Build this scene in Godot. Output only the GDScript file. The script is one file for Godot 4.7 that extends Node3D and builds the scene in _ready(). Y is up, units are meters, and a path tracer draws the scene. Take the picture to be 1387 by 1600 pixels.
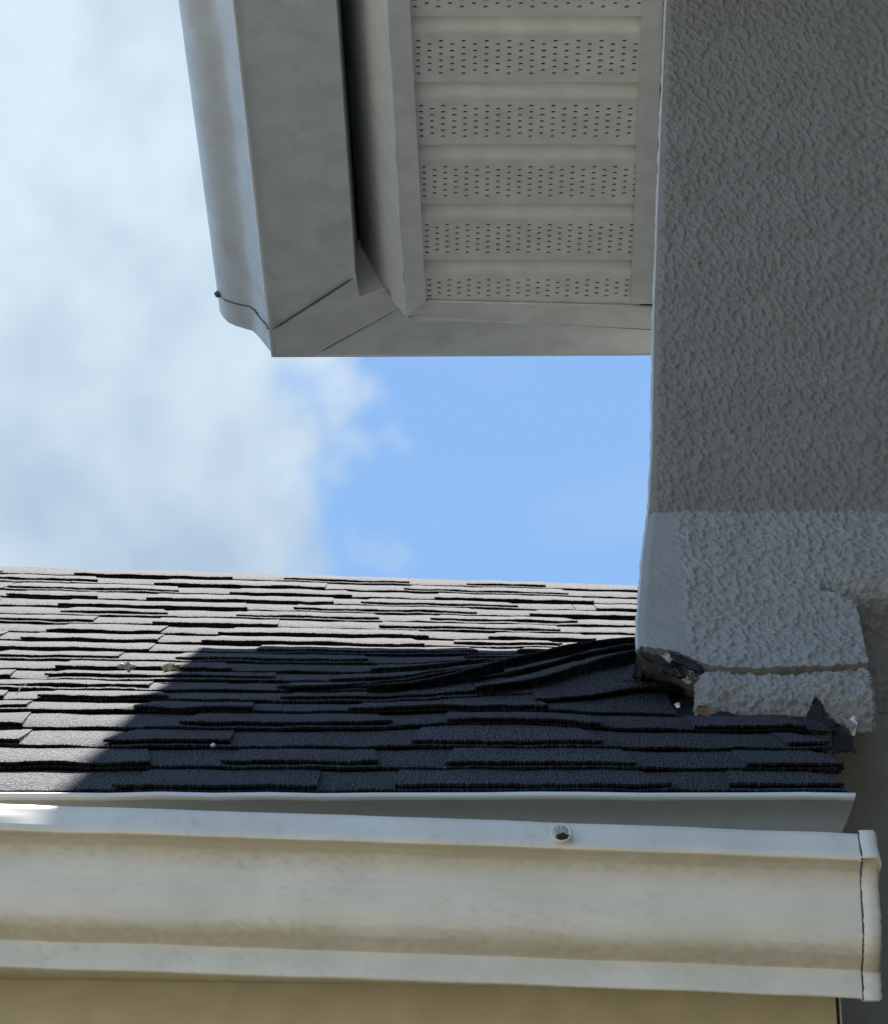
extends Node3D
# Corner of a house seen from below: a shingled lower roof with its gutter, a stucco wall
# that lands on it, and the vented soffit and gutter of the upper eave.

const EYE := 1.6            # height of the lens above the ground
const LENS := 5000.0        # focal length in pixels of the 1387 x 1600 photograph
const HS := 2.36            # soffit height above the lens
const HB := 2.39            # bottom of the upper gutter above the lens
const WALL_D := 2.74        # distance of the stucco face
const ROOF_PITCH := 32.3
const EXPO := 0.143         # exposed length of a shingle course
var pitch := atan(2900.0 / LENS)
var eave := Vector3.ZERO
var up_slope := Vector3.ZERO
var roof_n := Vector3.ZERO
var lump := FastNoiseLite.new()
var fine := FastNoiseLite.new()
var big := FastNoiseLite.new()
var rng := RandomNumberGenerator.new()
var M := {}

# ---------------------------------------------------------------- survey helpers
func ray(px: float, py: float) -> Vector3:
	var u := (px - 693.5) / LENS
	var v := (800.0 - py) / LENS
	return Vector3(u, sin(pitch) + v * cos(pitch), -(cos(pitch) - v * sin(pitch)))
func at_d(px: float, py: float, d: float) -> Vector3:      # point at distance d in front of the lens
	var r := ray(px, py)
	return Vector3(0, EYE, 0) + r * (d / -r.z)
func at_h(px: float, py: float, h: float) -> Vector3:      # point at height h above the lens
	var r := ray(px, py)
	return Vector3(0, EYE, 0) + r * (h / r.y)
func at_roof(px: float, py: float) -> Vector3:
	var r := ray(px, py)
	var o := Vector3(0, EYE, 0)
	return o + r * ((eave - o).dot(roof_n) / r.dot(roof_n))
func beyond(a: Vector3, b: Vector3, z: float) -> Vector3:  # point on line a-b at depth z
	return a.lerp(b, (z - a.z) / (b.z - a.z))

# ---------------------------------------------------------------- mesh helpers
func new_st() -> SurfaceTool:
	var st := SurfaceTool.new()
	st.begin(Mesh.PRIMITIVE_TRIANGLES)
	return st
func quad(st: SurfaceTool, a: Vector3, b: Vector3, c: Vector3, d: Vector3, g := -1) -> void:
	st.set_smooth_group(g)
	for p in [a, b, c, a, c, d]:
		st.add_vertex(p)
func tri(st: SurfaceTool, a: Vector3, b: Vector3, c: Vector3, g := -1) -> void:
	st.set_smooth_group(g)
	for p in [a, b, c]:
		st.add_vertex(p)
func box(st: SurfaceTool, a: Vector3, b: Vector3, bev := 0.0) -> void:
	var lo := Vector3(minf(a.x, b.x), minf(a.y, b.y), minf(a.z, b.z))
	var hi := Vector3(maxf(a.x, b.x), maxf(a.y, b.y), maxf(a.z, b.z))
	if bev <= 0.0:
		var p := []
		for k in 8:
			p.append(Vector3(hi.x if k & 1 else lo.x, hi.y if k & 2 else lo.y, hi.z if k & 4 else lo.z))
		for f in [[0, 1, 3, 2], [4, 6, 7, 5], [0, 4, 5, 1], [2, 3, 7, 6], [0, 2, 6, 4], [1, 5, 7, 3]]:
			quad(st, p[f[0]], p[f[1]], p[f[2]], p[f[3]])
		return
	# bevelled along x: an octagon swept from lo.x to hi.x
	var ring := [Vector2(lo.y + bev, lo.z), Vector2(hi.y - bev, lo.z), Vector2(hi.y, lo.z + bev), Vector2(hi.y, hi.z - bev), Vector2(hi.y - bev, hi.z), Vector2(lo.y + bev, hi.z), Vector2(lo.y, hi.z - bev), Vector2(lo.y, lo.z + bev)]
	for k in 8:
		var q: Vector2 = ring[k]
		var r: Vector2 = ring[(k + 1) % 8]
		quad(st, Vector3(lo.x, q.x, q.y), Vector3(hi.x, q.x, q.y), Vector3(hi.x, r.x, r.y), Vector3(lo.x, r.x, r.y))
	for k in range(1, 7):
		for x in [lo.x, hi.x]:
			tri(st, Vector3(x, ring[0].x, ring[0].y), Vector3(x, ring[k].x, ring[k].y), Vector3(x, ring[k + 1].x, ring[k + 1].y))
func prism(st: SurfaceTool, pts: Array, rise: float) -> void:       # polygon of points, thickened upwards
	var flat := PackedVector2Array()
	for p in pts:
		flat.append(Vector2(p.x, p.z))
	var idx := Geometry2D.triangulate_polygon(flat)
	var up := Vector3(0, rise, 0)
	for k in range(0, idx.size(), 3):
		tri(st, pts[idx[k]], pts[idx[k + 1]], pts[idx[k + 2]])
		tri(st, pts[idx[k]] + up, pts[idx[k + 1]] + up, pts[idx[k + 2]] + up)
	for k in pts.size():
		var a: Vector3 = pts[k]
		var b: Vector3 = pts[(k + 1) % pts.size()]
		quad(st, a, b, b + up, a + up)
func loft(st: SurfaceTool, rows: Array, g := -1) -> void:            # rows of equal-length point lists
	for i in rows.size() - 1:
		for j in rows[i].size() - 1:
			quad(st, rows[i][j], rows[i][j + 1], rows[i + 1][j + 1], rows[i + 1][j], g)
func tube(st: SurfaceTool, pts: Array, r: float, n := 6) -> void:
	var rows := []
	for k in pts.size():
		var t: Vector3 = (pts[mini(k + 1, pts.size() - 1)] - pts[maxi(k - 1, 0)]).normalized()
		var s := t.cross(Vector3.UP if absf(t.y) < 0.9 else Vector3.RIGHT).normalized()
		var q := s.cross(t)
		var row := []
		var rr := r * (0.25 if k == 0 or k == pts.size() - 1 else rng.randf_range(0.75, 1.2))
		for j in n + 1:
			row.append(pts[k] + (s * cos(TAU * j / n) + q * sin(TAU * j / n)) * rr)
		rows.append(row)
	loft(st, rows, 1)
func blob(st: SurfaceTool, c: Vector3, size: Vector3, rough: float, seed_at: float, nu := 18, nv := 10) -> void:
	var rows := []
	for i in nv + 1:
		var row := []
		for j in nu + 1:
			var a := TAU * (j % nu) / nu
			var b := PI * i / nv
			var v := Vector3(sin(b) * cos(a), cos(b), sin(b) * sin(a))
			var k := 1.0 + rough * fine.get_noise_3d(v.x * 1.6 + seed_at, v.y * 1.6, v.z * 1.6) * 1.6 + rough * 0.7 * fine.get_noise_3d(v.x * 4.0 + seed_at, v.y * 4.0, v.z * 4.0)
			row.append(c + v * size * k)
		rows.append(row)
	loft(st, rows, 1)
func grid(nu: int, nv: int, v: PackedVector3Array, soiled := false) -> ArrayMesh:   # dense smooth sheet
	var n := PackedVector3Array()
	var c := PackedColorArray()
	var ix := PackedInt32Array()
	n.resize(v.size())
	if soiled:
		c.resize(v.size())
		for k in v.size():
			c[k] = grime(v[k])
	for j in nv + 1:
		for i in nu + 1:
			var a := v[j * (nu + 1) + mini(i + 1, nu)] - v[j * (nu + 1) + maxi(i - 1, 0)]
			var b := v[mini(j + 1, nv) * (nu + 1) + i] - v[maxi(j - 1, 0) * (nu + 1) + i]
			n[j * (nu + 1) + i] = b.cross(a).normalized()
	for j in nv:
		for i in nu:
			var k := j * (nu + 1) + i
			ix.append_array([k, k + 1, k + nu + 2, k, k + nu + 2, k + nu + 1])
	var arr := []
	arr.resize(Mesh.ARRAY_MAX)
	arr[Mesh.ARRAY_VERTEX] = v
	arr[Mesh.ARRAY_NORMAL] = n
	if c.size() > 0:
		arr[Mesh.ARRAY_COLOR] = c
	arr[Mesh.ARRAY_INDEX] = ix
	var m := ArrayMesh.new()
	m.add_surface_from_arrays(Mesh.PRIMITIVE_TRIANGLES, arr)
	return m
func put(mesh: Mesh, called: String, material: Material, parent: Node) -> MeshInstance3D:
	var o := MeshInstance3D.new()
	o.mesh = mesh
	o.name = called
	o.material_override = material
	o.cast_shadow = GeometryInstance3D.SHADOW_CASTING_SETTING_ON
	parent.add_child(o, true)
	return o
func done(st: SurfaceTool, called: String, material: Material, parent: Node) -> MeshInstance3D:
	st.generate_normals()
	return put(st.commit(), called, material, parent)
func thing(called: String, label: String, category: String, group := "") -> Node3D:
	var o := Node3D.new()
	o.name = called
	add_child(o, true)
	o.set_meta("label", label)
	o.set_meta("category", category)
	if group != "":
		o.set_meta("group", group)
	return o

# ---------------------------------------------------------------- materials
func noise_map(freq: float, octaves: int, from: Color, to: Color, seed_no: int, px := 512, kind := FastNoiseLite.TYPE_SIMPLEX_SMOOTH, lo := 0.25, hi := 0.75) -> ImageTexture:
	var f := FastNoiseLite.new()
	f.noise_type = kind
	f.seed = seed_no
	f.frequency = freq
	f.fractal_octaves = octaves
	f.fractal_type = FastNoiseLite.FRACTAL_FBM if octaves > 1 else FastNoiseLite.FRACTAL_NONE
	var src := f.get_seamless_image(px, px)
	src.convert(Image.FORMAT_L8)
	var bytes := src.get_data()
	var table := PackedByteArray()
	for k in 256:
		var t := clampf((k / 255.0 - lo) / (hi - lo), 0.0, 1.0)
		var c := from.lerp(to, t)
		table.append_array([int(c.r * 255.0), int(c.g * 255.0), int(c.b * 255.0)])
	var out := PackedByteArray()
	out.resize(px * px * 3)
	for k in px * px:
		var b := bytes[k] * 3
		out[k * 3] = table[b]
		out[k * 3 + 1] = table[b + 1]
		out[k * 3 + 2] = table[b + 2]
	var img := Image.create_from_data(px, px, false, Image.FORMAT_RGB8, out)
	img.generate_mipmaps()
	return ImageTexture.create_from_image(img)
func surface(albedo: Color, rough: float, tex: Texture2D = null, per_metre := 4.0, bump: Texture2D = null, bump_cm := 0.1, vertex := false) -> StandardMaterial3D:
	var m := StandardMaterial3D.new()
	m.albedo_color = albedo.linear_to_srgb()
	m.roughness = rough
	m.uv1_triplanar = true
	m.uv1_world_triplanar = true
	m.uv1_scale = Vector3.ONE * per_metre
	if tex:
		m.albedo_texture = tex
	if bump:
		m.heightmap_enabled = true
		m.heightmap_texture = bump
		m.heightmap_scale = bump_cm
	m.vertex_color_use_as_albedo = vertex
	m.cull_mode = BaseMaterial3D.CULL_DISABLED
	return m

func make_materials() -> void:
	var w := Color.WHITE
	var soft := noise_map(0.012, 4, Color(0.95, 0.95, 0.945), w, 3)
	var grain := noise_map(0.2, 3, Color(0.5, 0.5, 0.5), w, 5)
	var granule := noise_map(0.17, 2, Color(0.10, 0.10, 0.13), w, 9, 1024, FastNoiseLite.TYPE_SIMPLEX_SMOOTH, 0.36, 0.68)
	var granule_bump := noise_map(0.15, 2, Color.BLACK, w, 11, 1024)
	M.granule = surface(Color(1, 1, 1), 0.85, granule, 2.2, granule_bump, 0.3, true)
	M.granule.uv1_scale = Vector3(2.6, 0.5, 0.5)
	M.granule.metallic_specular = 0.46
	M.stucco = surface(Color(0.265, 0.249, 0.217), 0.9, soft, 2.0, grain, 0.05, false)
	M.patch_lit_foot = surface(Color(0.35, 0.342, 0.318), 0.85, soft, 3.0, grain, 0.05, false)  # paler than the wall: sky light on the flared foot put into the colour
	M.bead = surface(Color(0.66, 0.64, 0.59), 0.7, soft, 3.0)
	M.metal = surface(Color(0.80, 0.755, 0.635), 0.42, soft, 2.0, noise_map(0.004, 3, Color.BLACK, w, 21), 0.05, true)
	M.pale_metal = surface(Color(0.74, 0.77, 0.78), 0.42, soft, 2.0, null, 0.0, true)
	M.trim = surface(Color(0.77, 0.79, 0.78), 0.5, soft, 2.5)
	M.vinyl = surface(Color(0.86, 0.86, 0.80), 0.5, soft, 3.0)
	M.cream = surface(Color(0.68, 0.60, 0.38), 0.6, noise_map(0.02, 4, Color(0.95, 0.95, 0.94), w, 31), 2.0)
	M.shade_grey = surface(Color(0.44, 0.46, 0.44), 0.5, soft, 2.5)  # darker than the trim: shade below the drip nose put into the colour
	M.tar = surface(Color(0.018, 0.018, 0.02), 0.75, null, 2.0, grain, 0.2)
	M.black = surface(Color(0.02, 0.02, 0.022), 0.9)
	M.seal = surface(Color(0.10, 0.10, 0.10), 0.7)
	M.chip = surface(Color(0.82, 0.82, 0.80), 0.6)
	M.glint_white = surface(Color(0.88, 0.88, 0.84), 0.3)  # white for a painted highlight on the upper gutter edge
	M.rust = surface(Color(0.36, 0.20, 0.09), 0.9, grain, 6.0)
	M.leaf = surface(Color(0.66, 0.60, 0.44), 0.8)
	M.steel = surface(Color(0.62, 0.61, 0.57), 0.45)
	M.plain = surface(Color(0.225, 0.213, 0.188), 0.9, soft, 1.0)
	M.ground = surface(Color(0.30, 0.29, 0.25), 0.95, noise_map(0.01, 5, Color(0.7, 0.7, 0.66), w, 41), 0.5)

# ---------------------------------------------------------------- sky
func cloud_at(az: float, el: float) -> float:       # cover of cloud, 0 to 1, degrees
	var warp := big.get_noise_2d(az * 1.3 + 40.0, el * 1.6) * 3.0
	var n := 0.0
	n += big.get_noise_2d(az * 0.35 + warp, el * 0.5 + 100.0) * 0.55
	n += big.get_noise_2d(az * 1.1 + 347.0 + warp, el * 1.5) * 0.34
	n += big.get_noise_2d(az * 3.0 + 700.0, el * 3.6 + warp * 2.0) * 0.24
	n += big.get_noise_2d(az * 8.0 + 900.0, el * 9.0) * 0.17
	# a bank of cloud whose edge stands a little to the left of the wall
	var edge := clampf((az + 1.65) / 2.9 + (el - 31.0) * 0.06, -1.2, 1.0)
	edge = lerpf(edge, 0.25, smoothstep(14.0, 34.0, absf(az)))
	return clampf(smoothstep(-0.45, 0.60, n * 1.5 - edge) + 0.10 * smoothstep(0.0, 0.6, big.get_noise_2d(az * 0.8 - el * 0.9 + 20.0, el * 2.5 + 60.0) + 0.15), 0.0, 1.0)
func sky_colour(az: float, el: float) -> Color:
	var t := clampf(el / 90.0, 0.0, 1.0)
	var blue := Color(0.38, 0.63, 0.94).lerp(Color(0.07, 0.23, 0.68), pow(t, 0.8) * 0.95)
	var c := cloud_at(az, el)
	var thick := 0.62 + 0.65 * big.get_noise_2d(az * 0.55 + 55.0, el * 0.75 + 500.0)
	thick = clampf(thick + 0.32 * big.get_noise_2d(az * 3.1, el * 3.9 + 900.0), 0.0, 1.0)
	var white := Color(0.38, 0.50, 0.65).lerp(Color(0.66, 0.78, 0.88), thick)
	return blue.lerp(white, c)
func make_sky() -> ImageTexture:
	big.noise_type = FastNoiseLite.TYPE_SIMPLEX_SMOOTH
	big.frequency = 0.12
	big.fractal_octaves = 3
	var low := Image.create(512, 256, false, Image.FORMAT_RGB8)
	for j in 256:
		var el := 90.0 - 180.0 * (j + 0.5) / 256.0
		for i in 512:
			var az := wrapf(360.0 * (i + 0.5) / 512.0, -180.0, 180.0)
			low.set_pixel(i, j, sky_colour(az, maxf(el, 0.0)).linear_to_srgb())
	low.resize(4096, 2048, Image.INTERPOLATE_CUBIC)
	for j in range(530, 760):
		var el := 90.0 - 180.0 * (j + 0.5) / 2048.0
		for i in range(-150, 112):
			var az := 360.0 * (i + 0.5) / 4096.0
			low.set_pixel(posmod(i, 4096), j, sky_colour(az, el).linear_to_srgb())
	return ImageTexture.create_from_image(low)

# ---------------------------------------------------------------- lower roof
func swell(x: float, s: float) -> float:            # how far the roof surface stands off its plane
	var o := -0.030 * x * s / 2.9
	var k := s / EXPO
	# the sheathing has sagged between the eave and the ridge
	if k > 4.0:
		var t := (k - 4.0) / 9.0
		var sag := -0.0212 * (1.0 - (1.0 - t) * (1.0 - t)) if t < 1.0 else -0.0212 + 0.00017 * (k - 13.0) * (k - 13.0)
		o += sag * (1.0 - 0.6 * smoothstep(-0.08, 0.2, x) * (1.0 - smoothstep(8.0, 12.0, k)))
	o += 0.030 * smoothstep(-0.12, 0.22, x) * smoothstep(4.0, 6.3, k) * (1.0 - smoothstep(6.8, 9.6, k))
	o += 0.006 * exp(-pow((x - 0.05) / 0.09, 2.0)) * exp(-pow((k - 3.2) / 0.9, 2.0))
	o += 0.0013 * lump.get_noise_2d(x * 22.0, s * 30.0)
	o += 0.0005 * lump.get_noise_2d(x * 50.0 + 90.0, s * 60.0)
	return o
func on_roof(x: float, s: float, rise: float) -> Vector3:
	return Vector3(x, eave.y, eave.z) + up_slope * s + roof_n * (rise + swell(x, s))
func shingle_mesh(x0: float, x1: float, s0: float, s1: float, top0: float, top1: float, skew0: float, skew1: float, tint: Color, seed_at: float, climb := 0.0) -> ArrayMesh:
	var n := maxi(4, int((x1 - x0) / 0.005))
	var st := new_st()
	var thick := 0.0030
	var rows := [[], [], [], [], [], [], []]
	for i in n + 1:
		var u := float(i) / n
		var x := lerpf(x0, x1, u)
		var jag := 0.0012 * fine.get_noise_2d(x * 60.0 + seed_at, seed_at) + 0.0016 * fine.get_noise_2d(x * 220.0, seed_at)
		var cl := climb * u * u * (3.0 - 2.0 * u)
		var sb := s0 + jag + cl
		var curl := 0.0006 * lump.get_noise_2d(x * 22.0 + seed_at * 3.0, 7.0) + 0.0004 * fine.get_noise_2d(x * 130.0, seed_at * 2.0)
		# back of the hollow, underside, butt, top
		var along := [0.022, 0.018, 0.0012, 0.0, 0.003, 0.0, 0.0]
		for r in 7:
			var s: float = sb + along[r]
			if r == 5:
				s = lerpf(sb, s1 + cl, 0.5)
			elif r == 6:
				s = s1 + cl
			var f := clampf((s - cl - s0) / (s1 - s0), 0.0, 1.0)
			var xx := x + lerpf(skew0, skew1, u) * f
			var z := lerpf(top0, top1, f) + curl * (1.0 - f)
			if r == 0:
				z = -0.002
			elif r <= 2:
				z = maxf(z - thick, -0.001)
			elif r == 3:
				z -= 0.0006
			rows[r].append(on_roof(xx, s, z))
	st.set_color(tint)
	for r in 6:
		for i in n:
			quad(st, rows[r][i], rows[r][i + 1], rows[r + 1][i + 1], rows[r + 1][i], 1 if r > 2 else 2)
	for i in [0, n]:
		for r in range(3, 6):
			var a: Vector3 = rows[r][i]
			var b: Vector3 = rows[r + 1][i]
			quad(st, a, b, b - roof_n * (top1 + 0.002), a - roof_n * thick)
	st.generate_normals()
	return st.commit()
func build_roof() -> void:
	var roof := thing("shingle_roof", "weathered charcoal asphalt shingle roof with buckled courses below the stucco wall", "roof")
	var k := 0
	while k < 20:
		var s0 := k * EXPO - 0.004
		var near := 1.0 - smoothstep(2.0, 8.0, float(k))
		var tb := lerpf(0.0042, 0.0052, near)
		var tt := lerpf(0.0040, 0.0048, near)
		var d := 2.13 + s0 * cos(deg_to_rad(ROOF_PITCH))
		var right := 0.296 + 0.10 * (d - 2.13) + rng.randf_range(-0.003, 0.004)
		if k == 4:
			right = 0.212
		if d > WALL_D - 0.02:
			right = 0.235 + 0.065 * (d - WALL_D)
		var left := -1.25
		# the backing layer of the course, in lengths of about a metre
		var x := left - rng.randf_range(0.0, 0.5)
		while x < right:
			var x1 := minf(x + rng.randf_range(0.85, 1.0), right)
			if right - x1 < 0.1:
				x1 = right
			var v := rng.randf_range(0.85, 1.2)
			put(shingle_mesh(x, x1, s0 + 0.001, s0 + EXPO + 0.02, tb + 0.0008, 0.001, 0.0, 0.0, Color(0.070, 0.078, 0.094) * v, k * 17.3 + x), "shingle", M.granule, roof)
			x = x1 + 0.0015
		# the laminated tabs on it
		x = left + rng.randf_range(-0.1, 0.15)
		while x < right - 0.03:
			var wide := rng.randf_range(0.09, 0.21) * lerpf(1.3, 1.0, near)
			var x1 := minf(x + wide, right - 0.001)
			if x1 - x > 0.03:
				var v := rng.randf_range(0.6, 1.45)
				var hue := rng.randf_range(-0.03, 0.06)
				var tone := Color(0.077 * (1.0 + hue), 0.083, 0.100 * (1.0 + hue * 0.7)) * v
				put(shingle_mesh(x, x1, s0 - 0.001 + rng.randf_range(-0.002, 0.002) + [0.0, 0.0, 0.006, 0.011][rng.randi() % 4] * lerpf(2.6, 1.0, near), s0 + EXPO + 0.015, tb + tt, 0.0022, rng.randf_range(0.0, 0.02), rng.randf_range(-0.02, 0.0), tone, k * 31.7 + x * 3.0), "shingle_tab", M.granule, roof)
			x = x1 + rng.randf_range(0.03, 0.16)
		k += 1
	# shingles that have let go and ride up towards the wall
	for a in [[-0.075, 0.215, 5.3, 1.9, 0.017], [0.03, 0.222, 4.9, 1.1, 0.016], [-0.16, 0.05, 5.9, 0.6, 0.011], [0.0, 0.205, 6.2, 1.3, 0.011], [0.06, 0.222, 5.7, 1.2, 0.012], [0.085, 0.222, 4.45, 0.5, 0.010]]:
		put(shingle_mesh(a[0], a[1], a[2] * EXPO, a[2] * EXPO + 0.12, a[4], 0.003, 0.0, 0.0, Color(0.072, 0.075, 0.086), a[2] * 9.0, a[3] * EXPO), "lifted_shingle", M.granule, roof)
	# starter course along the eave
	put(shingle_mesh(-1.25, 0.295, -0.012, 0.10, 0.0015, 0.0, 0.0, 0.0, Color(0.06, 0.06, 0.065), 4.4), "starter_shingle", M.granule, roof)
	# boards under the shingles, front and back slope
	var st := new_st()
	var top_s := 20.0 * EXPO + 0.012
	var rows := []
	for i in 49:
		var xx := lerpf(-1.25, 0.25, i / 48.0)
		var ridge := on_roof(xx, top_s, -0.004)
		var col := []
		for q in 31:
			col.append(on_roof(xx, top_s * q / 30.0, -0.006))
		col.append_array([ridge + Vector3(0, -1.2, -1.9), on_roof(xx, top_s, -0.03) + Vector3(0, -1.2, -1.85), on_roof(xx, top_s, -0.03), on_roof(xx, 0.0, -0.024), on_roof(xx, 0.0, -0.006)])
		rows.append(col)
	loft(st, rows)
	done(st, "roof_deck", M.black, roof)
	# drip edge: a rolled nose with a flange down the fascia
	st = new_st()
	rows = []
	var prof := [Vector2(0.020, -0.0035), Vector2(-0.018, -0.006), Vector2(-0.0215, -0.0065), Vector2(-0.0230, -0.0085), Vector2(-0.0220, -0.0105), Vector2(-0.018, -0.011), Vector2(-0.004, -0.013), Vector2(0.006, -0.020), Vector2(0.008, -0.034), Vector2(0.009, -0.034), Vector2(0.010, -0.012)]
	for i in 41:
		var xx := lerpf(-1.25, 0.298, i / 40.0)
		var row := []
		for p in prof:
			var sag := 0.0012 * lump.get_noise_1d(xx * 40.0) + swell(xx, 0.0) * 0.3
			row.append(Vector3(xx + (0.012 * smoothstep(-0.034, -0.006, p.y) - 0.012 if i == 40 else 0.0), eave.y + p.y + sag, eave.z - p.x))
		rows.append(row)
	var nose := []
	var flange := []
	for row in rows:
		nose.append(row.slice(0, 6))
		flange.append(row.slice(5))
	loft(st, nose, 1)
	var drip := done(st, "drip_edge", M.trim, roof)
	st = new_st()
	loft(st, flange, 1)
	done(st, "flange", M.shade_grey, drip)  # greyer than the nose above, shade painted in
	# the bitumen and torn felt where the courses run in under the stucco, one plate for shade
	ragged([[1258, 1132], [1261, 1110], [1268, 1100], [1273, 1089], [1279, 1093], [1285, 1102], [1290, 1114], [1300, 1124], [1310, 1134], [1296, 1142], [1270, 1140]], 2.594, 0.003, "bitumen_and_shade", M.tar, roof)
	ragged([[1296, 1142], [1314, 1140], [1330, 1152], [1336, 1174], [1318, 1172], [1300, 1176]], 2.60, 0.004, "bitumen_and_shade", M.tar, roof)  # black plate painted in for the shadow at the end of the roof
	ragged([[1112, 1116], [1125, 1110], [1150, 1118], [1162, 1127], [1150, 1136], [1120, 1134], [1098, 1130]], 2.608, 0.003, "bitumen_and_shade", M.tar, roof)
	ragged([[1043, 1016], [1056, 1020], [1072, 1028], [1092, 1036], [1099, 1050], [1086, 1050], [1068, 1040], [1050, 1034]], 2.645, 0.003, "torn_felt", M.tar, roof)
	ragged([[1002, 1008], [1030, 1014], [1046, 1024], [1060, 1040], [1040, 1044], [1015, 1034], [1000, 1022]], 2.66, 0.003, "torn_felt", M.tar, roof)
	ragged([[1018, 1034], [1040, 1038], [1064, 1046], [1072, 1058], [1050, 1056], [1030, 1046]], 2.655, 0.003, "torn_felt", M.black, roof)

# ---------------------------------------------------------------- stucco wall
var hk := 0.0
var hl := 0.0
var edge_pts := []
func wall_left(h: float) -> float:
	for k in edge_pts.size() - 1:
		var a: Vector3 = edge_pts[k]
		var b: Vector3 = edge_pts[k + 1]
		if h >= b.y or k == edge_pts.size() - 2:
			return lerpf(b.x, a.x, (h - b.y) / (a.y - b.y))
	return 0.0
func stucco_relief(x: float, h: float) -> float:
	var a := fine.get_noise_2d(x * 95.0 + h * 25.0, h * 85.0)
	var b := fine.get_noise_2d(x * 210.0 + 50.0, h * 180.0)
	var c := lump.get_noise_2d(x * 35.0, h * 30.0)
	return 0.0036 * maxf(a + 0.06, -0.08) + 0.0012 * b + 0.0012 * c
func flare(x: float, h: float) -> float:           # how far the wall face stands forward of its plane
	var f := clampf((hk - h) / (hk - hl), 0.0, 1.25)
	f = 0.086 * f * smoothstep(0.0, 0.05, f) + 0.012 * smoothstep(0.7, 1.0, f)
	var xr := at_d(1337, 1000, WALL_D).x
	var h0 := at_d(1337, 955, WALL_D).y
	var t := clampf((h - (h0 - 0.035)) / 0.034, 0.0, 1.0)
	var xe := xr - 0.034 * (1.0 - sqrt(1.0 - t * t))
	var back := smoothstep(h0 + 0.03, h0 - 0.05, h) * smoothstep(xe - 0.004, xe + 0.003, x)
	return f * (1.0 - back)
var lip := []
var smooth_x := 0.0
func lip_h(x: float) -> float:
	var r: float = lip[0].y
	for k in lip.size() - 1:
		if x >= lip[k].x:
			r = lerpf(lip[k].y, lip[k + 1].y, clampf((x - lip[k].x) / (lip[k + 1].x - lip[k].x), 0.0, 1.0))
	return r + 0.0022 * fine.get_noise_1d(x * 130.0)
func wall_face(x: float, h: float, plain := false) -> Vector3:
	var rough := 1.0
	if h < hk:
		rough = lerpf(0.18, 1.25, smoothstep(smooth_x - 0.004, smooth_x + 0.004, x + 0.002 * fine.get_noise_1d(h * 60.0)))
	var away := x - wall_left(h)
	var round_off := 0.006 * pow(1.0 - clampf(away / 0.008, 0.0, 1.0), 2.0)
	return Vector3(x, h, -WALL_D + (0.0 if plain else flare(x, h)) + stucco_relief(x, h) * (0.45 if plain else rough) - round_off)
func kink(x: float) -> float:                         # the uneven line where the foot begins to flare
	return hk + 0.003 * fine.get_noise_1d(x * 35.0) + 0.0015 * fine.get_noise_1d(x * 160.0)
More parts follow.
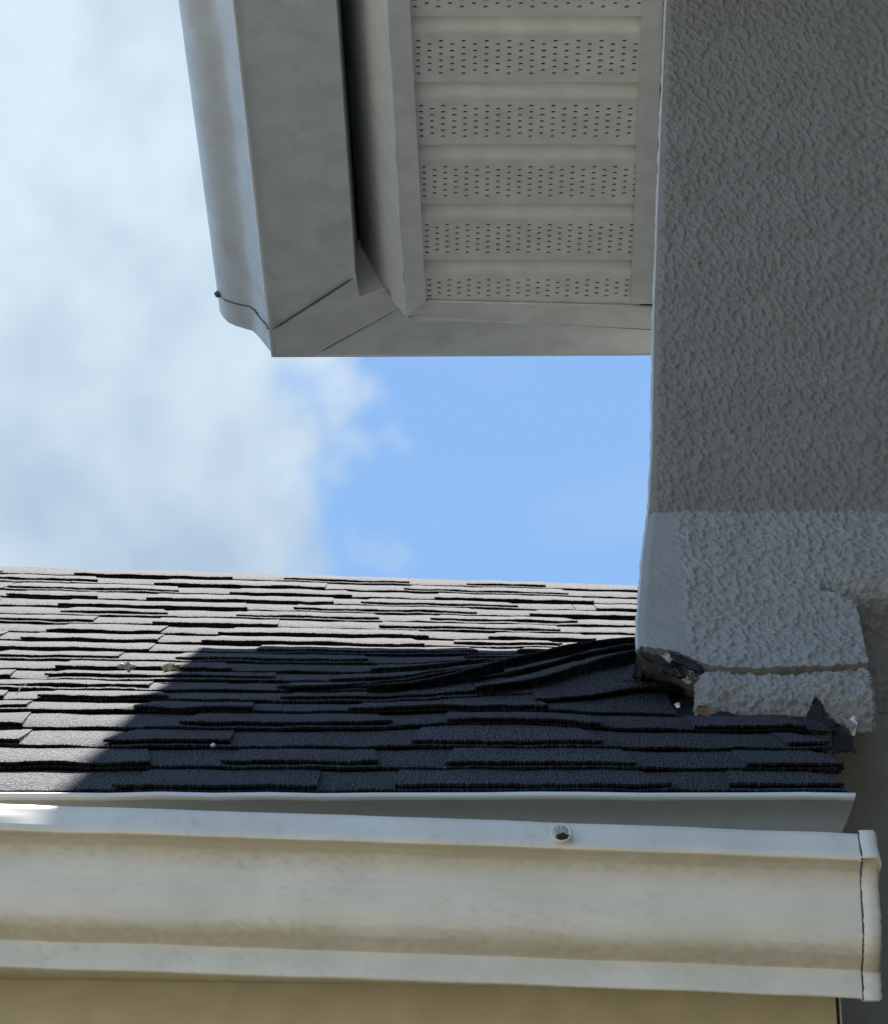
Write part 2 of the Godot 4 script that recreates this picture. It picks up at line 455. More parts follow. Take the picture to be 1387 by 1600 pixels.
func build_wall() -> void:
	for p in [[1062, -500, 2.74], [1041, 0, 2.74], [1030, 250, 2.74], [1022, 480, 2.74], [1019, 700, 2.74], [1014, 790, 2.74], [1005, 860, 2.71], [997, 960, 2.67], [997, 1010, 2.65]]:
		edge_pts.append(at_d(p[0], p[1], p[2]))
	hk = at_d(1100, 800, WALL_D).y
	hl = at_d(1200, 1042, 2.648).y
	var xr := at_d(1337, 1000, WALL_D).x
	var wall := thing("stucco_wall", "greige textured stucco wall with flared foot landing on the shingles", "wall")
	var top := 4.6
	# lip line along the bottom of the flare, height by x
	for p in [[990, 1002], [1012, 1006], [1040, 1012], [1062, 1020], [1090, 1036], [1110, 1046], [1200, 1050], [1290, 1046], [1340, 1040]]:
		lip.append(at_d(p[0], p[1], 2.648))
	smooth_x = at_d(1072, 900, 2.66).x
	# the face from the corner to the end of the flare's tongue
	var v := PackedVector3Array()
	for j in 481:
		for i in 191:
			var h := lerpf(top - 0.5, kink(lerpf(wall_left(hk), xr, i / 190.0)), j / 480.0)
			v.append(wall_face(lerpf(wall_left(h), xr, i / 190.0), h))
	put(grid(190, 480, v), "stucco_face", M.stucco, wall)
	v = PackedVector3Array()
	for j in 221:
		for i in 191:
			var h := lerpf(kink(lerpf(wall_left(hk), xr, i / 190.0)), lip_h(lerpf(wall_left(hl), xr, i / 190.0)), j / 220.0)
			v.append(wall_face(lerpf(wall_left(h), xr, i / 190.0), h))
	put(grid(190, 220, v), "flared_foot", M.patch_lit_foot, wall)  # its paler tone carries the sky light on the slope
	var h_mid := at_d(1337, 958, WALL_D).y
	var h_low := lip_h(xr) - 0.004
	for part in [[top - 0.5, hk, xr, 480, 100], [hk, h_mid, xr, 150, 100], [h_mid, h_low, xr, 90, 100], [h_low, 1.9, 0.31, 380, 150]]:
		v = PackedVector3Array()
		for j in part[3] + 1:
			for i in part[4] + 1:
				v.append(wall_face(lerpf(part[2], 0.56, float(i) / part[4]), lerpf(part[0] + (kink(lerpf(part[2], 0.56, float(i) / part[4])) - hk if part[0] == hk else 0.0), part[1] + (kink(lerpf(part[2], 0.56, float(i) / part[4])) - hk if part[1] == hk else 0.0), float(j) / part[3]), part[0] == h_low))
		put(grid(part[4], part[3], v), "stucco_face", M.patch_lit_foot if part[0] == hk else M.stucco, wall)  # the band level with the foot takes the same painted light
	# tongue side, underside of the lip, and the return round the corner
	var st := new_st()
	var rows := []
	for i in 61:
		var x := lerpf(wall_left(hl), xr, i / 60.0)
		var h: float = lip_h(x)
		var p: Vector3 = wall_face(x, h)
		rows.append([p, p + Vector3(0, -0.004, -0.006), Vector3(x, h - 0.002, -WALL_D + 0.046), Vector3(x, h + 0.02, -WALL_D - 0.03)])
	loft(st, rows, 1)
	done(st, "lip_underside", M.stucco, wall)
	st = new_st()
	rows = []
	for i in 41:
		var h := lerpf(at_d(1337, 958, WALL_D).y, lip_h(xr), i / 40.0)
		var p: Vector3 = wall_face(xr, h)
		rows.append([p, p + Vector3(0.003 + 0.001 * fine.get_noise_1d(h * 200.0), 0, -0.008), Vector3(xr + 0.004, h, -WALL_D - 0.01)])
	loft(st, rows, 1)
	done(st, "flare_end", M.patch_lit_foot, wall)
	st = new_st()
	rows = []
	for i in 160:
		var h := lerpf(top - 0.5, lip_h(wall_left(hl)), i / 159.0)
		var x := wall_left(h)
		var p: Vector3 = wall_face(x, h)
		var n := 0.0012 * fine.get_noise_1d(h * 150.0)
		rows.append([p, p + Vector3(-0.0015 + n, 0, -0.003), p + Vector3(-0.002 + n, 0, -0.008), p + Vector3(0.003, 0, -0.03), Vector3(x + 0.045, h, -WALL_D - 0.34), Vector3(x + 0.10, h, -WALL_D - 0.84)])
	loft(st, rows, 1)
	done(st, "corner_bead", M.bead, wall)
	# the lower patch under the lip
	var bot := []
	for p in [[1080, 1112], [1100, 1118], [1130, 1122], [1180, 1131], [1230, 1129], [1262, 1122], [1300, 1124], [1325, 1134], [1337, 1140]]:
		bot.append(at_d(p[0], p[1], 2.63))
	var side := [at_d(1098, 1046, 2.66).x, at_d(1086, 1085, 2.64).x, at_d(1085, 1112, 2.63).x]
	v = PackedVector3Array()
	for j in 61:
		var t := j / 60.0
		var xa: float = lerpf(side[0], side[1], t * 2.0) if t < 0.5 else lerpf(side[1], side[2], t * 2.0 - 1.0)
		xa += 0.003 * fine.get_noise_1d(t * 40.0)
		for i in 151:
			var u := i / 150.0
			var x := lerpf(xa, xr + 0.003 * fine.get_noise_1d(t * 25.0 + 8.0), u)
			var hb: float = bot[0].y
			for k in bot.size() - 1:
				if x >= bot[k].x:
					hb = lerpf(bot[k].y, bot[k + 1].y, clampf((x - bot[k].x) / (bot[k + 1].x - bot[k].x), 0.0, 1.0))
			hb += 0.003 * fine.get_noise_1d(x * 110.0 + 30.0)
			var h := lerpf(lip_h(x) + 0.006, hb, t)
			var bulge := lerpf(0.040, 0.066, pow(t, 0.8)) + 0.018 * sin(PI * t) - 0.02 * pow(1.0 - clampf(u / 0.07, 0.0, 1.0), 2.0) - 0.012 * pow(1.0 - clampf((1.0 - u) / 0.05, 0.0, 1.0), 2.0)
			v.append(Vector3(x, h, -WALL_D + 0.04 + bulge + stucco_relief(x + 3.0, h) * 1.3))
	put(grid(150, 60, v), "stucco_patch", M.patch_lit_foot, wall)
	# backing of the wall, also the rest of it out of view
	st = new_st()
	box(st, Vector3(0.30, 0.0, -WALL_D - 0.02), Vector3(0.57, 1.95, -WALL_D - 0.6))
	box(st, Vector3(0.325, 1.95, -WALL_D - 0.022), Vector3(0.57, 4.3, -WALL_D - 0.84))
	box(st, Vector3(0.56, 0.0, -WALL_D), Vector3(3.0, 4.5, -WALL_D - 0.84))
	box(st, Vector3(0.30, 0.0, -WALL_D + 0.001), Vector3(0.565, 1.899, -WALL_D - 0.018))
	done(st, "wall_core", M.plain, wall)
	# flaked paint along the torn side, bare wood along the foot, crumbs of mortar
	ragged([[1076, 1046], [1082, 1050], [1089, 1062], [1086, 1072], [1080, 1066], [1077, 1056]], 2.618, 0.0012, "paint_flake", M.chip, wall)
	ragged([[1084, 1070], [1092, 1074], [1096, 1090], [1093, 1106], [1086, 1112], [1083, 1104], [1088, 1092], [1086, 1080]], 2.618, 0.0012, "paint_flake", M.chip, wall)
	ragged([[1066, 1060], [1073, 1058], [1078, 1066], [1070, 1068]], 2.61, 0.001, "paint_flake", M.patch_lit_foot, wall)
	ragged([[1004, 1042], [1018, 1038], [1034, 1046], [1020, 1049]], 2.64, 0.001, "paint_flake", M.shade_grey, wall)
	ragged([[1044, 1050], [1056, 1046], [1064, 1054], [1052, 1059]], 2.62, 0.001, "paint_flake", M.shade_grey, wall)
	ragged([[1030, 1022], [1044, 1020], [1052, 1030], [1046, 1034]], 2.625, 0.001, "paint_flake", M.shade_grey, wall)
	ragged([[1053, 1101], [1060, 1098], [1063, 1103], [1057, 1106]], 2.60, 0.001, "paint_flake", M.chip, wall)
	ragged([[1086, 1106], [1096, 1100], [1108, 1110], [1116, 1119], [1104, 1121], [1090, 1116]], 2.616, 0.002, "rotten_wood", M.rust, wall)
	ragged([[1160, 1126], [1185, 1130], [1215, 1131], [1243, 1126], [1240, 1132], [1200, 1137], [1168, 1133]], 2.614, 0.002, "rotten_wood", M.rust, wall)
	ragged([[1298, 1116], [1308, 1114], [1318, 1120], [1328, 1126], [1338, 1134], [1330, 1142], [1322, 1134], [1310, 1128]], 2.612, 0.002, "broken_mortar", M.patch_lit_foot, wall)
	ragged([[1326, 1122], [1334, 1118], [1339, 1130], [1333, 1150], [1328, 1138]], 2.615, 0.002, "broken_mortar", M.chip, wall)
func ragged(px: Array, d: float, thick: float, called: String, material: Material, parent: Node) -> void:
	# a torn plate: outline with broken edges, surface buckled
	var flat := PackedVector2Array()
	for k in px.size():
		var a := Vector2(px[k][0], px[k][1])
		var b := Vector2(px[(k + 1) % px.size()][0], px[(k + 1) % px.size()][1])
		for q in 4:
			var t := a.lerp(b, q / 4.0)
			flat.append(t + Vector2(fine.get_noise_2d(t.x * 0.35, t.y * 0.35), fine.get_noise_2d(t.x * 0.35 + 60.0, t.y * 0.35)) * 4.0)
	var pts := []
	for p in flat:
		pts.append(at_d(p.x, p.y, d + 0.004 * fine.get_noise_2d(p.x * 0.12, p.y * 0.12)))
	var idx := Geometry2D.triangulate_polygon(flat)
	var st := new_st()
	var away := Vector3(0, 0, -thick)
	for k in range(0, idx.size(), 3):
		tri(st, pts[idx[k]], pts[idx[k + 1]], pts[idx[k + 2]])
		tri(st, pts[idx[k]] + away, pts[idx[k + 1]] + away, pts[idx[k + 2]] + away)
	for k in pts.size():
		var a: Vector3 = pts[k]
		var b: Vector3 = pts[(k + 1) % pts.size()]
		quad(st, a, b, b + away, a + away)
	done(st, called, material, parent)

# ---------------------------------------------------------------- lower gutter and fascia
func build_lower_gutter() -> void:
	var fz := eave.z - 0.022                          # face of the fascia board
	var fx := at_d(1305, 1570, -fz).x
	var fascia := thing("fascia_board", "tan painted fascia board under the shingle roof behind the cream gutter", "fascia")
	var st := new_st()
	box(st, Vector3(-1.25, eave.y - 0.012, fz), Vector3(fx, eave.y - 0.23, fz - 0.022), 0.002)
	done(st, "board", M.cream, fascia)
	st = new_st()
	box(st, Vector3(-1.25, eave.y - 0.016, fz + 0.0045), Vector3(at_d(1311, 1270, -fz).x, eave.y - 0.075, fz + 0.0015), 0.001)
	done(st, "metal_wrap", M.shade_grey, fascia)  # grey tone paints the shade between drip edge and gutter
	st = new_st()
	box(st, Vector3(fx + 0.0030, eave.y - 0.08, fz - 0.004), Vector3(fx + 0.0042, eave.y - 0.24, fz - 0.05))
	done(st, "edge_strip", M.chip, fascia)
	st = new_st()
	box(st, Vector3(-1.25, eave.y - 0.20, fz - 0.0225), Vector3(0.27, eave.y - 0.215, -WALL_D - 0.02))
	done(st, "soffit_board", M.cream, fascia)
	st = new_st()
	box(st, Vector3(fx - 0.02, eave.y - 0.03, fz - 0.0235), Vector3(fx - 0.002, eave.y - 0.199, -WALL_D + 0.02))
	done(st, "return_board", M.cream, fascia)

	var gutter := thing("rain_gutter", "long cream ogee rain gutter with dirt streaks below the shingle eave", "gutter")
	# profile, out from the back and down from the lip
	var prof := [Vector2(0.102, 0.0070), Vector2(0.1110, 0.0085), Vector2(0.1137, 0.0074), Vector2(0.1275, -0.0165), Vector2(0.1265, -0.0182), Vector2(0.121, -0.0195), Vector2(0.116, -0.023), Vector2(0.1125, -0.029), Vector2(0.1105, -0.037), Vector2(0.1095, -0.047), Vector2(0.1085, -0.056), Vector2(0.1065, -0.064), Vector2(0.103, -0.071), Vector2(0.098, -0.0765), Vector2(0.092, -0.0800), Vector2(0.0870, -0.0820), Vector2(0.0860, -0.0832), Vector2(0.0858, -0.1015), Vector2(0.0850, -0.1030)]
	prof = denser(prof, 5)
	var front := -(fz + 0.1275)
	var la := at_d(0, 1254, front + 0.014) - Vector3(0, 0.0085, 0)
	var lb := at_d(1340, 1302, front + 0.014) - Vector3(0, 0.0085, 0)
	var l2 := at_d(0, 1530, -fz - 0.006)
	var r2 := at_d(1340, 1548, -fz - 0.006)
	var x_end := lb.x
	var nx := 420
	var rows := []
	for i in nx + 1:
		var x := lerpf(-1.25, x_end, float(i) / nx)
		var t := (x - la.x) / (lb.x - la.x)
		var lip_y := lerpf(la.y, lb.y, t) + 0.0011 * sin(t * 3.0) + 0.0008 * lump.get_noise_1d(x * 14.0)
		var row := []
		for k in prof.size():
			var p: Vector2 = prof[k]
			var wob := 0.0007 * lump.get_noise_2d(x * 16.0, p.y * 300.0)
			row.append(Vector3(x, lip_y + p.y, fz + p.x + wob))
		var yb := lerpf(l2.y, r2.y, t)
		var low: Vector3 = row[-1]
		row.append(low.lerp(Vector3(x, yb, fz + 0.006), 0.08) + Vector3(0, -0.0006, 0))
		row.append(Vector3(x, yb, fz + 0.006))
		row.append(Vector3(x, lip_y - 0.004, fz + 0.006))
		rows.append(row)
	# trough sheet with vertex colours for the dirt that has settled below the lip and above the foot
	st = new_st()
	var nj: int = rows[0].size() - 1
	for i in nx:
		for j in nj:
			for q in [[i, j], [i, j + 1], [i + 1, j + 1], [i, j], [i + 1, j + 1], [i + 1, j]]:
				var p: Vector3 = rows[q[0]][q[1]]
				st.set_color(dirt(p, q[1], 19))
				st.set_smooth_group(1 if q[1] > 0 else 1)
				st.add_vertex(p)
	done(st, "trough", M.metal, gutter)
	# end cap
	st = new_st()
	var cap := []
	var last: Array = rows[nx]
	for ring in [[0.0, 0.0016], [0.0005, 0.0026], [0.0095, 0.0028], [0.0115, 0.001], [0.0125, -0.002], [0.0125, -0.006]]:
		var row := []
		for j in range(1, last.size()):
			var p: Vector3 = last[j]
			var c := Vector3(p.x, (last[1].y + last[85].y) * 0.5, fz + 0.05)
			var out := (p - c).normalized()
			row.append(p + out * (ring[1] + 0.0008 * fine.get_noise_2d(j * 1.4, ring[0] * 3000.0)) + Vector3(ring[0] + 0.001 * fine.get_noise_1d(j * 1.3), 0, 0))
		cap.append(row)
	var mid := []
	for j in cap[0].size():
		mid.append(Vector3(x_end + 0.010, last[45].y, fz + 0.05))
	cap.append(mid)
	for i in cap.size() - 1:
		for j in cap[0].size() - 1:
			for q in [[i, j], [i, j + 1], [i + 1, j + 1], [i, j], [i + 1, j + 1], [i + 1, j]]:
				var p: Vector3 = cap[q[0]][q[1]]
				st.set_color(dirt(p + Vector3(4, 0, 0), q[1] + 1, 19))
				st.set_smooth_group(1)
				st.add_vertex(p)
	done(st, "end_cap", M.metal, gutter)
	st = new_st()
	var run := []
	for j in range(10, 91, 4):
		var p: Vector3 = last[j]
		run.append(p + Vector3(-0.0006, 0, 0.0004))
	tube(st, run, 0.0007)
	done(st, "sealant", M.seal, gutter)
	# round screw cap on the lip
	var c := at_d(877, 1302, front - 0.001)
	st = new_st()
	var disc := []
	for ring in [[0.0074, -0.012], [0.0074, 0.0014], [0.0066, 0.0022], [0.0060, 0.0020], [0.0054, 0.0010], [0.0050, 0.0016], [0.0030, 0.0019], [0.0, 0.0020]]:
		var row := []
		for j in 25:
			row.append(c + Vector3(cos(TAU * j / 24) * ring[0], sin(TAU * j / 24) * ring[0], ring[1]))
		disc.append(row)
	loft(st, disc, 1)
	var cap_screw := done(st, "screw_cap", M.steel, gutter)
	st = new_st()
	for a in range(-2, 3):
		for b in range(-1, 3):
			var q := Vector2(a * 0.0018, b * 0.0018)
			if q.length() < 0.0046:
				box(st, c + Vector3(q.x - 0.0005, q.y - 0.0005, 0.001), c + Vector3(q.x + 0.0005, q.y + 0.0005, 0.0023))
	done(st, "knurl", M.seal, cap_screw)
	st = new_st()
	blob(st, c + Vector3(0.0006, -0.0034, 0.0016), Vector3(0.0044, 0.0026, 0.0012), 0.35, 3.0)
	done(st, "dirt_plug", M.tar, cap_screw)
	# wad of debris on the fascia near the gutter's end
	var wad := new_st()
	tube(wad, [at_d(1196, 1262, -fz - 0.008), at_d(1192, 1272, -fz - 0.009), at_d(1186, 1290, -fz - 0.008)], 0.0022)
	tube(wad, [at_d(1186, 1265, -fz - 0.008), at_d(1193, 1266, -fz - 0.009), at_d(1204, 1268, -fz - 0.008)], 0.0016)
	var nest := done(wad, "mud_streak", M.seal, self)
	nest.set_meta("label", "dark mud streak stuck on the white strip above the gutter end")
	nest.set_meta("category", "debris")
func denser(prof: Array, k: int) -> Array:
	var out := []
	for i in prof.size() - 1:
		for q in k:
			out.append(prof[i].lerp(prof[i + 1], float(q) / k))
	out.append(prof[-1])
	return out
func dirt(p: Vector3, j5: int, _foot: int) -> Color:
	var j := j5 / 5.0
	var base := Color(1, 1, 1)
	var n := fine.get_noise_2d(p.x * 110.0, p.y * 170.0) * 0.7 + 0.4 * lump.get_noise_2d(p.x * 9.0, p.y * 40.0)
	var brown := Color(0.56, 0.48, 0.35)
	var near_lip := smoothstep(3.6, 4.4, j) * (1.0 - smoothstep(5.0, 8.5, j))
	var near_foot := smoothstep(11.0, 13.5, j) * (1.0 - smoothstep(15.6, 16.0, j))
	var under := smoothstep(17.2, 17.8, j)
	var cover := maxf(maxf(near_lip, near_foot * 0.8), under * 0.9)
	# settled grime: patches and specks that thin out into the clean paint
	var amount := clampf(cover * 0.58 + 0.30 * smoothstep(0.62 - cover * 0.55, 0.95, 0.5 + n * 0.55), 0.0, 0.7)
	var spot := smoothstep(0.62, 0.70, fine.get_noise_2d(p.x * 55.0 + 9.0, p.y * 150.0)) * 0.12
	return base.lerp(brown, amount).lerp(Color(0.25, 0.22, 0.18), spot)

# ---------------------------------------------------------------- upper eave
func build_upper_eave() -> void:
	var near_z := -2.56
	# lines surveyed on the underside
	var sl0 := at_h(640, 0, HS)
	var sl1 := at_h(665, 470, HS)
	var sr0 := at_h(1003, 0, HS)
	var sr1 := at_h(985, 475, HS)
	var wall_r := 0.33
	var soffit := thing("vented_soffit", "perforated vinyl soffit of the upper eave between gutter and stucco wall", "soffit")
	# panels
	var d0 := -at_h(820, 25, HS).z
	var dp := (-at_h(820, 406, HS).z - d0) / 4.0
	var xs := minf(beyond(sl0, sl1, near_z).x, sl1.x) + 0.03
	var x1 := maxf(sr0.x, sr1.x) + 0.012
	var y := EYE + HS
	for k in range(-2, 5):
		var st := new_st()
		var a := d0 + k * dp
		var x0 := beyond(sl0, sl1, -a).x - 0.012
		var length := dp if k < 4 else -at_h(820, 474, HS).z - a + 0.045
		# groove: a step up, then a curve back down
		var prof := [Vector2(0.0, 0.001), Vector2(0.0006, 0.0170), Vector2(0.004, 0.0185), Vector2(0.009, 0.0170), Vector2(0.015, 0.0120), Vector2(0.021, 0.0062), Vector2(0.026, 0.0018), Vector2(0.030, 0.0004), Vector2(0.033, 0.0)]
		var rows := []
		for i in 3:
			var x := lerpf(x0, x1, i / 2.0)
			var row := []
			for p in prof:
				row.append(Vector3(x, y + p.y, -(a + p.x)))
			rows.append(row)
		loft(st, rows, 1)
		# flat with rows of slots
		var cols := 23
		var cw := (x1 - x0) / cols
		var rh := 0.0122
		var z_in := a + 0.033
		var z_out := a + length
		for i in cols:
			var xa := x0 + i * cw
			var many := 5 if i % 2 == 0 else 6
			var za := z_in + (0.0135 if i % 2 == 0 else 0.0074)
			if k == 4:
				many -= 2
			if za + many * rh > z_out:
				many = int((z_out - za) / rh)
			quad(st, Vector3(xa, y, -z_in), Vector3(xa + cw, y, -z_in), Vector3(xa + cw, y, -za), Vector3(xa, y, -za))
			for j in many:
				var z := za + j * rh
				slot(st, xa, xa + cw, z, z + rh, y)
			var zb := za + many * rh
			quad(st, Vector3(xa, y, -zb), Vector3(xa + cw, y, -zb), Vector3(xa + cw, y, -z_out), Vector3(xa, y, -z_out))
		if k < 4:
			var st_end := -(a + length)
			quad(st, Vector3(x0, y, st_end), Vector3(x1, y, st_end), Vector3(x1, y + 0.001, st_end - 0.0008), Vector3(x0, y + 0.001, st_end - 0.0008))
		done(st, "soffit_panel", M.vinyl, soffit)
	# channel along the wall
	var tr0 := at_h(1035, 0, HS - 0.006)
	var tr1 := at_h(1019, 475, HS - 0.006)
	var tl0 := at_h(1003, 0, HS - 0.006)
	var tl1 := at_h(985, 475, HS - 0.006)
	var st := new_st()
	prism(st, [beyond(tl0, tl1, near_z), tl1, tr1, beyond(tr0, tr1, near_z)], 0.005)
	done(st, "wall_channel", M.trim, soffit)
	# channel along the far end
	var fa := at_h(640, 471, HS - 0.0045)
	var fb := at_h(1010, 480, HS - 0.0045)
	var fc := at_h(1010, 514, HS - 0.0045)
	var fd := at_h(640, 497, HS - 0.0045)
	fb = fa.lerp(fb, (wall_r - fa.x) / (fb.x - fa.x))
	fc = fd.lerp(fc, (wall_r - fd.x) / (fc.x - fd.x))
	st = new_st()
	prism(st, [fa, fb, fc, fd], 0.003)
	done(st, "end_channel", M.trim, soffit)
	# closed box above the soffit, so that the slots look into the dark
	st = new_st()
	var zf := fd.z - 0.02
	box(st, Vector3(xs - 0.14, y + 0.125, near_z + 0.002), Vector3(wall_r, y + 0.14, zf))
	box(st, Vector3(xs - 0.05, y + 0.012, near_z), Vector3(wall_r, y + 0.14, near_z - 0.012))
	box(st, Vector3(xs, y + 0.004, fa.z - 0.05), Vector3(wall_r, y + 0.14, fa.z - 0.062))
	box(st, Vector3(x1 + 0.02, y + 0.006, near_z), Vector3(x1 + 0.03, y + 0.14, zf))
	done(st, "eave_box", M.black, soffit)

	# fascia: a flange under, and a face leaning out behind the gutter
	var fascia := thing("fascia_trim", "white metal fascia with a sharp mitred tip beside the perforated soffit", "fascia")
	var e0 := at_h(605, 0, HS - 0.010)
	var e1 := at_h(635, 497, HS - 0.010)
	var g0 := at_h(640, 0, HS - 0.010)
	var g1 := at_h(665, 471, HS - 0.010)
	var en := beyond(e0, e1, near_z)
	var gn := beyond(g0, g1, near_z)
	st = new_st()
	prism(st, [en, e1, g1, gn], 0.004)
	done(st, "flange", M.trim, fascia)
	st = new_st()
	var rows := []
	for i in 41:
		var t := i / 40.0
		var p := en.lerp(e1, t)
		var dent := 0.0035 * exp(-pow((p.z - at_h(610, 130, HS).z) / 0.012, 2.0)) + 0.0012 * lump.get_noise_1d(p.z * 30.0)
		var q := p + Vector3(-0.030, 0.055, -0.018 * t)
		var r := p + Vector3(-0.062, 0.125, -0.045 * t)
		rows.append([p + Vector3(dent, 0, 0), p + Vector3(dent * 0.5 - 0.001, 0.003, 0), q, r, r + Vector3(0.01, 0, 0), p + Vector3(0.006, 0.006, 0)])
	loft(st, rows, 3)
	done(st, "leaning_face", M.trim, fascia)
	st = new_st()
	var far_r := Vector3(wall_r, 0, 0)
	var q1 := e1 + Vector3(-0.062, 0.125, -0.045)
	loft(st, [[e1, q1], [Vector3(wall_r, fc.y, fc.z - 0.003), Vector3(wall_r, fc.y + 0.125, fc.z - 0.048)]])
	done(st, "far_face", M.trim, fascia)

	# gutter: left run, corner, far run
	var gut := thing("rain_gutter", "grey-white ogee gutter turning a mitred corner on the upper eave", "gutter")
	var yb := EYE + HB
	var b0 := at_h(370, 0, HB)
	var b1 := at_h(425, 515, HB)
	var corner := at_h(431, 555, HB)
	var near := beyond(b0, b1, near_z)
	var fr := Vector3(wall_r, yb, at_h(900, 552, HB).z)
	var k0 := at_h(525, 0, HB)
	var k1 := at_h(555, 430, HB)
	var kn := beyond(k0, k1, near_z)
	var ki := beyond(k0, k1, at_h(561, 466, HB).z)
	var prof := [Vector2(-0.006, 0.002), Vector2(0.0, -0.0012), Vector2(0.0035, -0.0026), Vector2(0.0060, -0.0010), Vector2(0.0064, 0.0022), Vector2(0.0052, 0.0048), Vector2(0.0100, 0.012), Vector2(0.017, 0.024), Vector2(0.024, 0.038), Vector2(0.031, 0.047), Vector2(0.041, 0.053), Vector2(0.053, 0.060), Vector2(0.064, 0.068), Vector2(0.072, 0.078), Vector2(0.0775, 0.089), Vector2(0.0790, 0.108), Vector2(0.0770, 0.112), Vector2(0.066, 0.110)]
	rows = []
	var n := 44
	for i in n + 1:
		var t := float(i) / n
		var p := near.lerp(corner, t)
		var row := []
		for q in prof:
			var dent := 0.0048 * lump.get_noise_2d(p.z * 13.0, q.y * 45.0) * smoothstep(0.0, 0.03, q.y) * smoothstep(0.085, 0.06, q.y)
			row.append(p + Vector3(-q.x * 1.05 - dent, q.y, -q.x * 0.35 * smoothstep(0.85, 1.0, t)))
		rows.append(row)
	var row_end := []
	for q in prof:
		row_end.append(fr + Vector3(0, q.y, -q.x * 0.35))
	st = new_st()
	for i in rows.size() - 1:
		for j in prof.size() - 1:
			for q in [[i, j], [i, j + 1], [i + 1, j + 1], [i, j], [i + 1, j + 1], [i + 1, j]]:
				var p: Vector3 = rows[q[0]][q[1]]
				st.set_color(grime(p))
				st.set_smooth_group(1)
				st.add_vertex(p)
	done(st, "ogee_front", M.pale_metal, gut)
	st = new_st()
	st.set_color(Color(0.95, 0.95, 0.94))
	loft(st, [rows[-1], row_end], 2)
	done(st, "far_front", M.pale_metal, gut)
	st = new_st()
	var hem := []
	for i in 61:
		hem.append(near.lerp(corner, i / 60.0 * 0.93) + Vector3(-0.004, -0.0022, 0))
	tube(st, hem, 0.0021, 8)
	done(st, "hem", M.glint_white, gut)  # glint along the bottom edge put in as a white tube
	# bottom sheets
	var v := PackedVector3Array()
	for j in 201:
		var a := near.lerp(corner, j / 200.0)
		var b := beyond(k0, k1, lerpf(near_z, ki.z, j / 200.0))
		for i in 41:
			var p := a.lerp(b, i / 40.0)
			v.append(p + Vector3(0, 0.0006 * lump.get_noise_2d(p.x * 20.0, p.z * 20.0), 0))
	put(grid(40, 200, v, true), "gutter_bottom", M.pale_metal, gut)
	v = PackedVector3Array()
	for j in 61:
		for i in 221:
			var u := i / 220.0
			var p := Vector3(lerpf(ki.x, wall_r, u), yb, ki.z).lerp(corner.lerp(fr, u), j / 60.0)
			v.append(p + Vector3(0, -0.0004, 0))
	put(grid(220, 60, v, true), "gutter_bottom", M.pale_metal, gut)
	# inner side walls, top cover
	st = new_st()
	st.set_color(Color(0.9, 0.9, 0.9))
	var kk := beyond(k0, k1, ki.z)
	quad(st, kn, kk, kk + Vector3(0, 0.11, 0), kn + Vector3(0, 0.11, 0))
	quad(st, ki, Vector3(wall_r, yb, ki.z), Vector3(wall_r, yb + 0.11, ki.z), ki + Vector3(0, 0.11, 0))
	done(st, "gutter_back", M.pale_metal, gut)
	# lapped corner strip and its sealant
	st = new_st()
	st.set_color(Color(0.93, 0.93, 0.92))
	prism(st, [at_h(556, 431, HB - 0.002), at_h(426, 516, HB - 0.002), at_h(432, 556, HB - 0.002), at_h(490, 556, HB - 0.002), at_h(500, 549, HB - 0.002), at_h(626, 480, HB - 0.002), at_h(600, 452, HB - 0.002), at_h(562, 465, HB - 0.002)], 0.0014)
	done(st, "corner_strip", M.pale_metal, gut)
	st = new_st()
	var line := []
	for i in 13:
		line.append(at_h(lerpf(555, 427, i / 12.0), lerpf(432, 515, i / 12.0), HB - 0.0015))
	tube(st, line, 0.0014)
	done(st, "sealant", M.seal, gut)
	st = new_st()
	line = []
	for i in 13:
		line.append(at_h(lerpf(618, 502, i / 12.0), lerpf(484, 549, i / 12.0), HB - 0.0015))
	tube(st, line, 0.0008)
	done(st, "sealant", M.seal, gut)
	st = new_st()
	line = []
	var back_off := 0.075
	for j in range(2, 14):
		var p0 := near.lerp(corner, 1.0)
		var q: Vector2 = prof[j]
		line.append(p0 + Vector3(-q.x * 1.05 - 0.001 - 0.001, q.y, back_off * (1.0 - 0.3 * j / 14.0) - q.x * 0.35))
	tube(st, line, 0.0013)
	done(st, "sealant", M.seal, gut)
	st = new_st()
	blob(st, line[-1] + Vector3(-0.003, 0.004, 0), Vector3(0.0045, 0.005, 0.0045), 0.3, 2.0)
	done(st, "rivet", M.seal, gut)

	# the roof over all this
	var up := thing("upper_roof", "shingled upper roof above the eave with the perforated soffit", "roof")
	st = new_st()
	var xl := near.x - 0.055
	var zl := corner.z - 0.030
	var ya := EYE + HB + 0.118
	var slope := tan(deg_to_rad(24.0))
	var xr := 3.2
	rows = []
	for i in 2:
		var z := near_z if i == 0 else zl
		rows.append([Vector3(xl, ya, z), Vector3(xr, ya + (xr - xl) * slope, z), Vector3(xr, ya + (xr - xl) * slope - 0.02, z), Vector3(xl, ya - 0.012, z), Vector3(xl, ya, z)])
	loft(st, rows)
	quad(st, rows[0][0], rows[0][1], rows[0][2], rows[0][3])
	quad(st, rows[1][0], rows[1][1], rows[1][2], rows[1][3])
	done(st, "roof_sheet", M.black, up)
	st = new_st()
	box(st, Vector3(wall_r, EYE + HB + 0.09, near_z), Vector3(3.0, EYE + HB + 0.3, zl + 0.02))
	done(st, "eave_filler", M.plain, up)
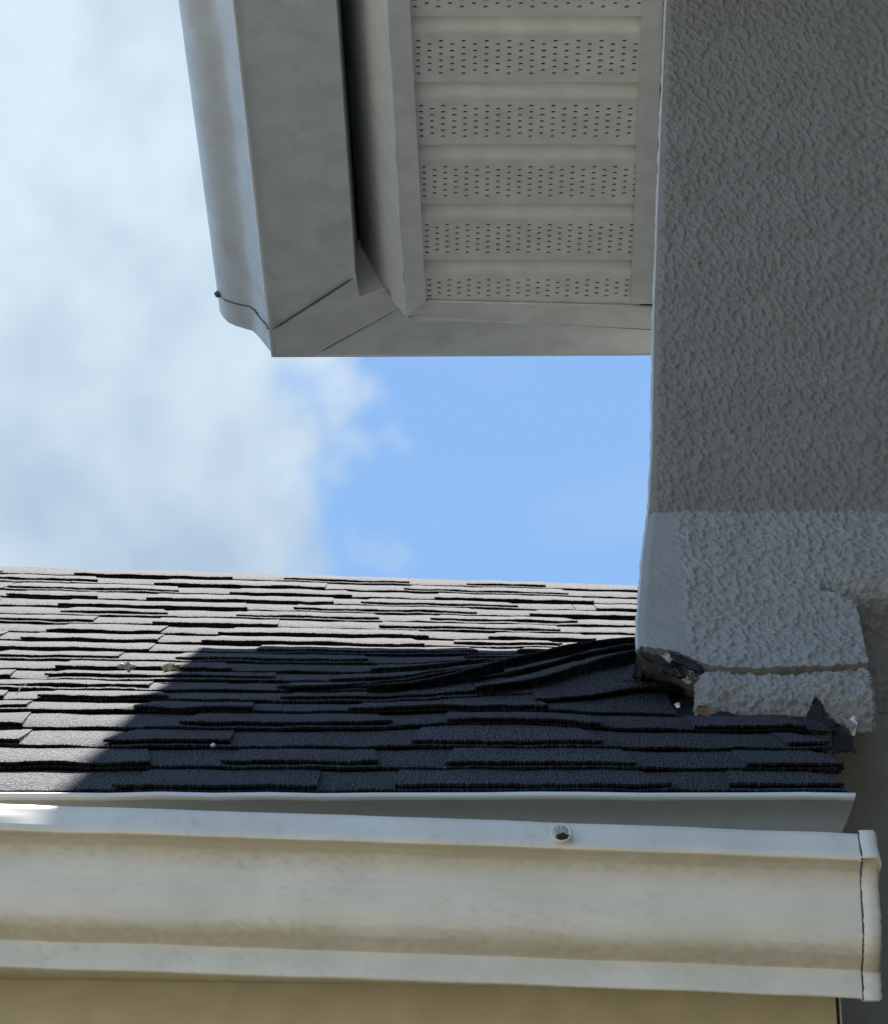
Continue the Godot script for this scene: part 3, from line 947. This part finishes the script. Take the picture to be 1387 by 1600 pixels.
func slot(st: SurfaceTool, xa: float, xb: float, za: float, zb: float, y: float) -> void:
	var c := Vector3((xa + xb) * 0.5, y, -(za + zb) * 0.5)
	var rx := 0.0030
	var rz := 0.0023
	var inner := []
	var outer := []
	var hx := (xb - xa) * 0.5
	var hz := (zb - za) * 0.5
	for k in 8:
		var a := TAU * k / 8.0
		inner.append(c + Vector3(cos(a) * rx, 0, sin(a) * rz))
		var ox: float = [1, 1, 0, -1, -1, -1, 0, 1][k]
		var oz: float = [0, 1, 1, 1, 0, -1, -1, -1][k]
		outer.append(c + Vector3(ox * hx, 0, oz * hz))
	for k in 8:
		var m := (k + 1) % 8
		quad(st, inner[k], outer[k], outer[m], inner[m])
		quad(st, inner[k], inner[m], inner[m] + Vector3(0, 0.0015, 0), inner[k] + Vector3(0, 0.0015, 0))
func grime(p: Vector3) -> Color:
	var n := fine.get_noise_3d(p.x * 14.0, p.y * 14.0, p.z * 14.0) + 0.5 * fine.get_noise_3d(p.x * 60.0, p.y * 60.0, p.z * 60.0)
	var a := clampf(n * 0.5 - 0.08, 0.0, 0.14)
	return Color(0.98, 1.0, 1.0).lerp(Color(0.45, 0.42, 0.36), a)

# ---------------------------------------------------------------- bits on the roof, ground
func build_rest() -> void:
	var spots := [[200, 1054, 0.008, "smaller curled dry leaf scrap on the sunlit shingles"], [268, 1055, 0.009, "larger dry leaf scrap on the sunlit shingles next to the shadow edge"]]
	for a in spots:
		var st := new_st()
		blob(st, at_roof(a[0], a[1]) + roof_n * 0.008, Vector3(a[2] * 0.8, 0.0028, 0.006), 0.9, a[0] * 0.9)
		var o := done(st, "leaf_scrap", M.leaf, self)
		o.set_meta("label", a[3])
		o.set_meta("category", "debris")
		o.set_meta("group", "leaf scraps on the shingles")
	var st := new_st()
	blob(st, at_roof(333, 1180) + roof_n * 0.008, Vector3(0.002, 0.0016, 0.002), 0.4, 5.0)
	var o := done(st, "paint_chip", M.chip, self)
	o.set_meta("label", "tiny white paint chip lying on the shaded shingles")
	o.set_meta("category", "debris")
	st = new_st()
	var a := at_roof(26, 1100) + roof_n * 0.008
	tube(st, [a, a + Vector3(0.004, 0.006, 0.004), a + Vector3(0.010, 0.010, 0.004)], 0.0007)
	tube(st, [a + Vector3(0.004, 0.006, 0.004), a + Vector3(0.003, 0.014, 0.002)], 0.0007)
	o = done(st, "dry_twig", M.leaf, self)
	o.set_meta("label", "thin forked dry twig standing up from the sunny shingles")
	o.set_meta("category", "twig")
	st = new_st()
	box(st, Vector3(-1.25, 0.0, -WALL_D - 0.03), Vector3(0.25, eave.y - 0.2, -WALL_D - 0.25))
	o = done(st, "house_wall", M.plain, self)
	o.set_meta("label", "greige house wall standing under the shingle roof and fascia board")
	o.set_meta("category", "wall")
	# unseen wing added on the right to keep light off the wall from that side
	st = new_st()
	box(st, Vector3(0.72, 0.0, -WALL_D + 0.004), Vector3(3.0, 5.2, 1.2))
	o = done(st, "added_wing_wall", M.plain, self)
	o.set_meta("label", "added unseen greige wing wall standing square to the stucco wall")
	o.set_meta("category", "wall")
	st = new_st()
	quad(st, Vector3(-300, 0, -300), Vector3(300, 0, -300), Vector3(300, 0, 300), Vector3(-300, 0, 300))
	o = done(st, "ground", M.ground, self)
	o.set_meta("kind", "structure")

func _ready() -> void:
	rng.seed = 77
	lump.noise_type = FastNoiseLite.TYPE_SIMPLEX_SMOOTH
	lump.frequency = 0.5
	lump.seed = 4
	lump.fractal_octaves = 2
	fine.noise_type = FastNoiseLite.TYPE_SIMPLEX_SMOOTH
	fine.frequency = 1.0
	fine.seed = 8
	fine.fractal_octaves = 2
	var cam := Camera3D.new()
	cam.name = "camera"
	cam.fov = rad_to_deg(2.0 * atan(800.0 / LENS))
	cam.near = 0.05
	cam.far = 2000.0
	cam.position = Vector3(0, EYE, 0)
	cam.rotation.x = pitch
	add_child(cam)
	cam.current = true
	var env := Environment.new()
	env.background_mode = Environment.BG_SKY
	env.sky = Sky.new()
	var pano := PanoramaSkyMaterial.new()
	pano.panorama = make_sky()
	env.sky.sky_material = pano
	env.background_energy_multiplier = 0.42
	env.tonemap_mode = Environment.TONE_MAPPER_LINEAR
	env.tonemap_exposure = 2.6
	env.sdfgi_enabled = true
	env.ssao_enabled = true
	env.ssil_enabled = true
	var we := WorldEnvironment.new()
	we.environment = env
	add_child(we)
	var sun := DirectionalLight3D.new()
	sun.light_color = Color(1.0, 0.975, 0.95)
	sun.light_energy = 1.4
	sun.light_angular_distance = 0.8
	sun.shadow_enabled = true
	add_child(sun)
	sun.look_at_from_position(Vector3.ZERO, Vector3(0.03, -1.0, 0.46), Vector3.UP)

	make_materials()
	var r := ray(693, 1245)
	eave = Vector3(0, EYE, 0) + r * (LENS / 2200.0 * 1.03)
	eave.x = 0.0
	var pr := deg_to_rad(ROOF_PITCH)
	up_slope = Vector3(0, sin(pr), -cos(pr))
	roof_n = Vector3(0, cos(pr), sin(pr))
	build_wall()
	build_roof()
	build_lower_gutter()
	build_upper_eave()
	build_rest()
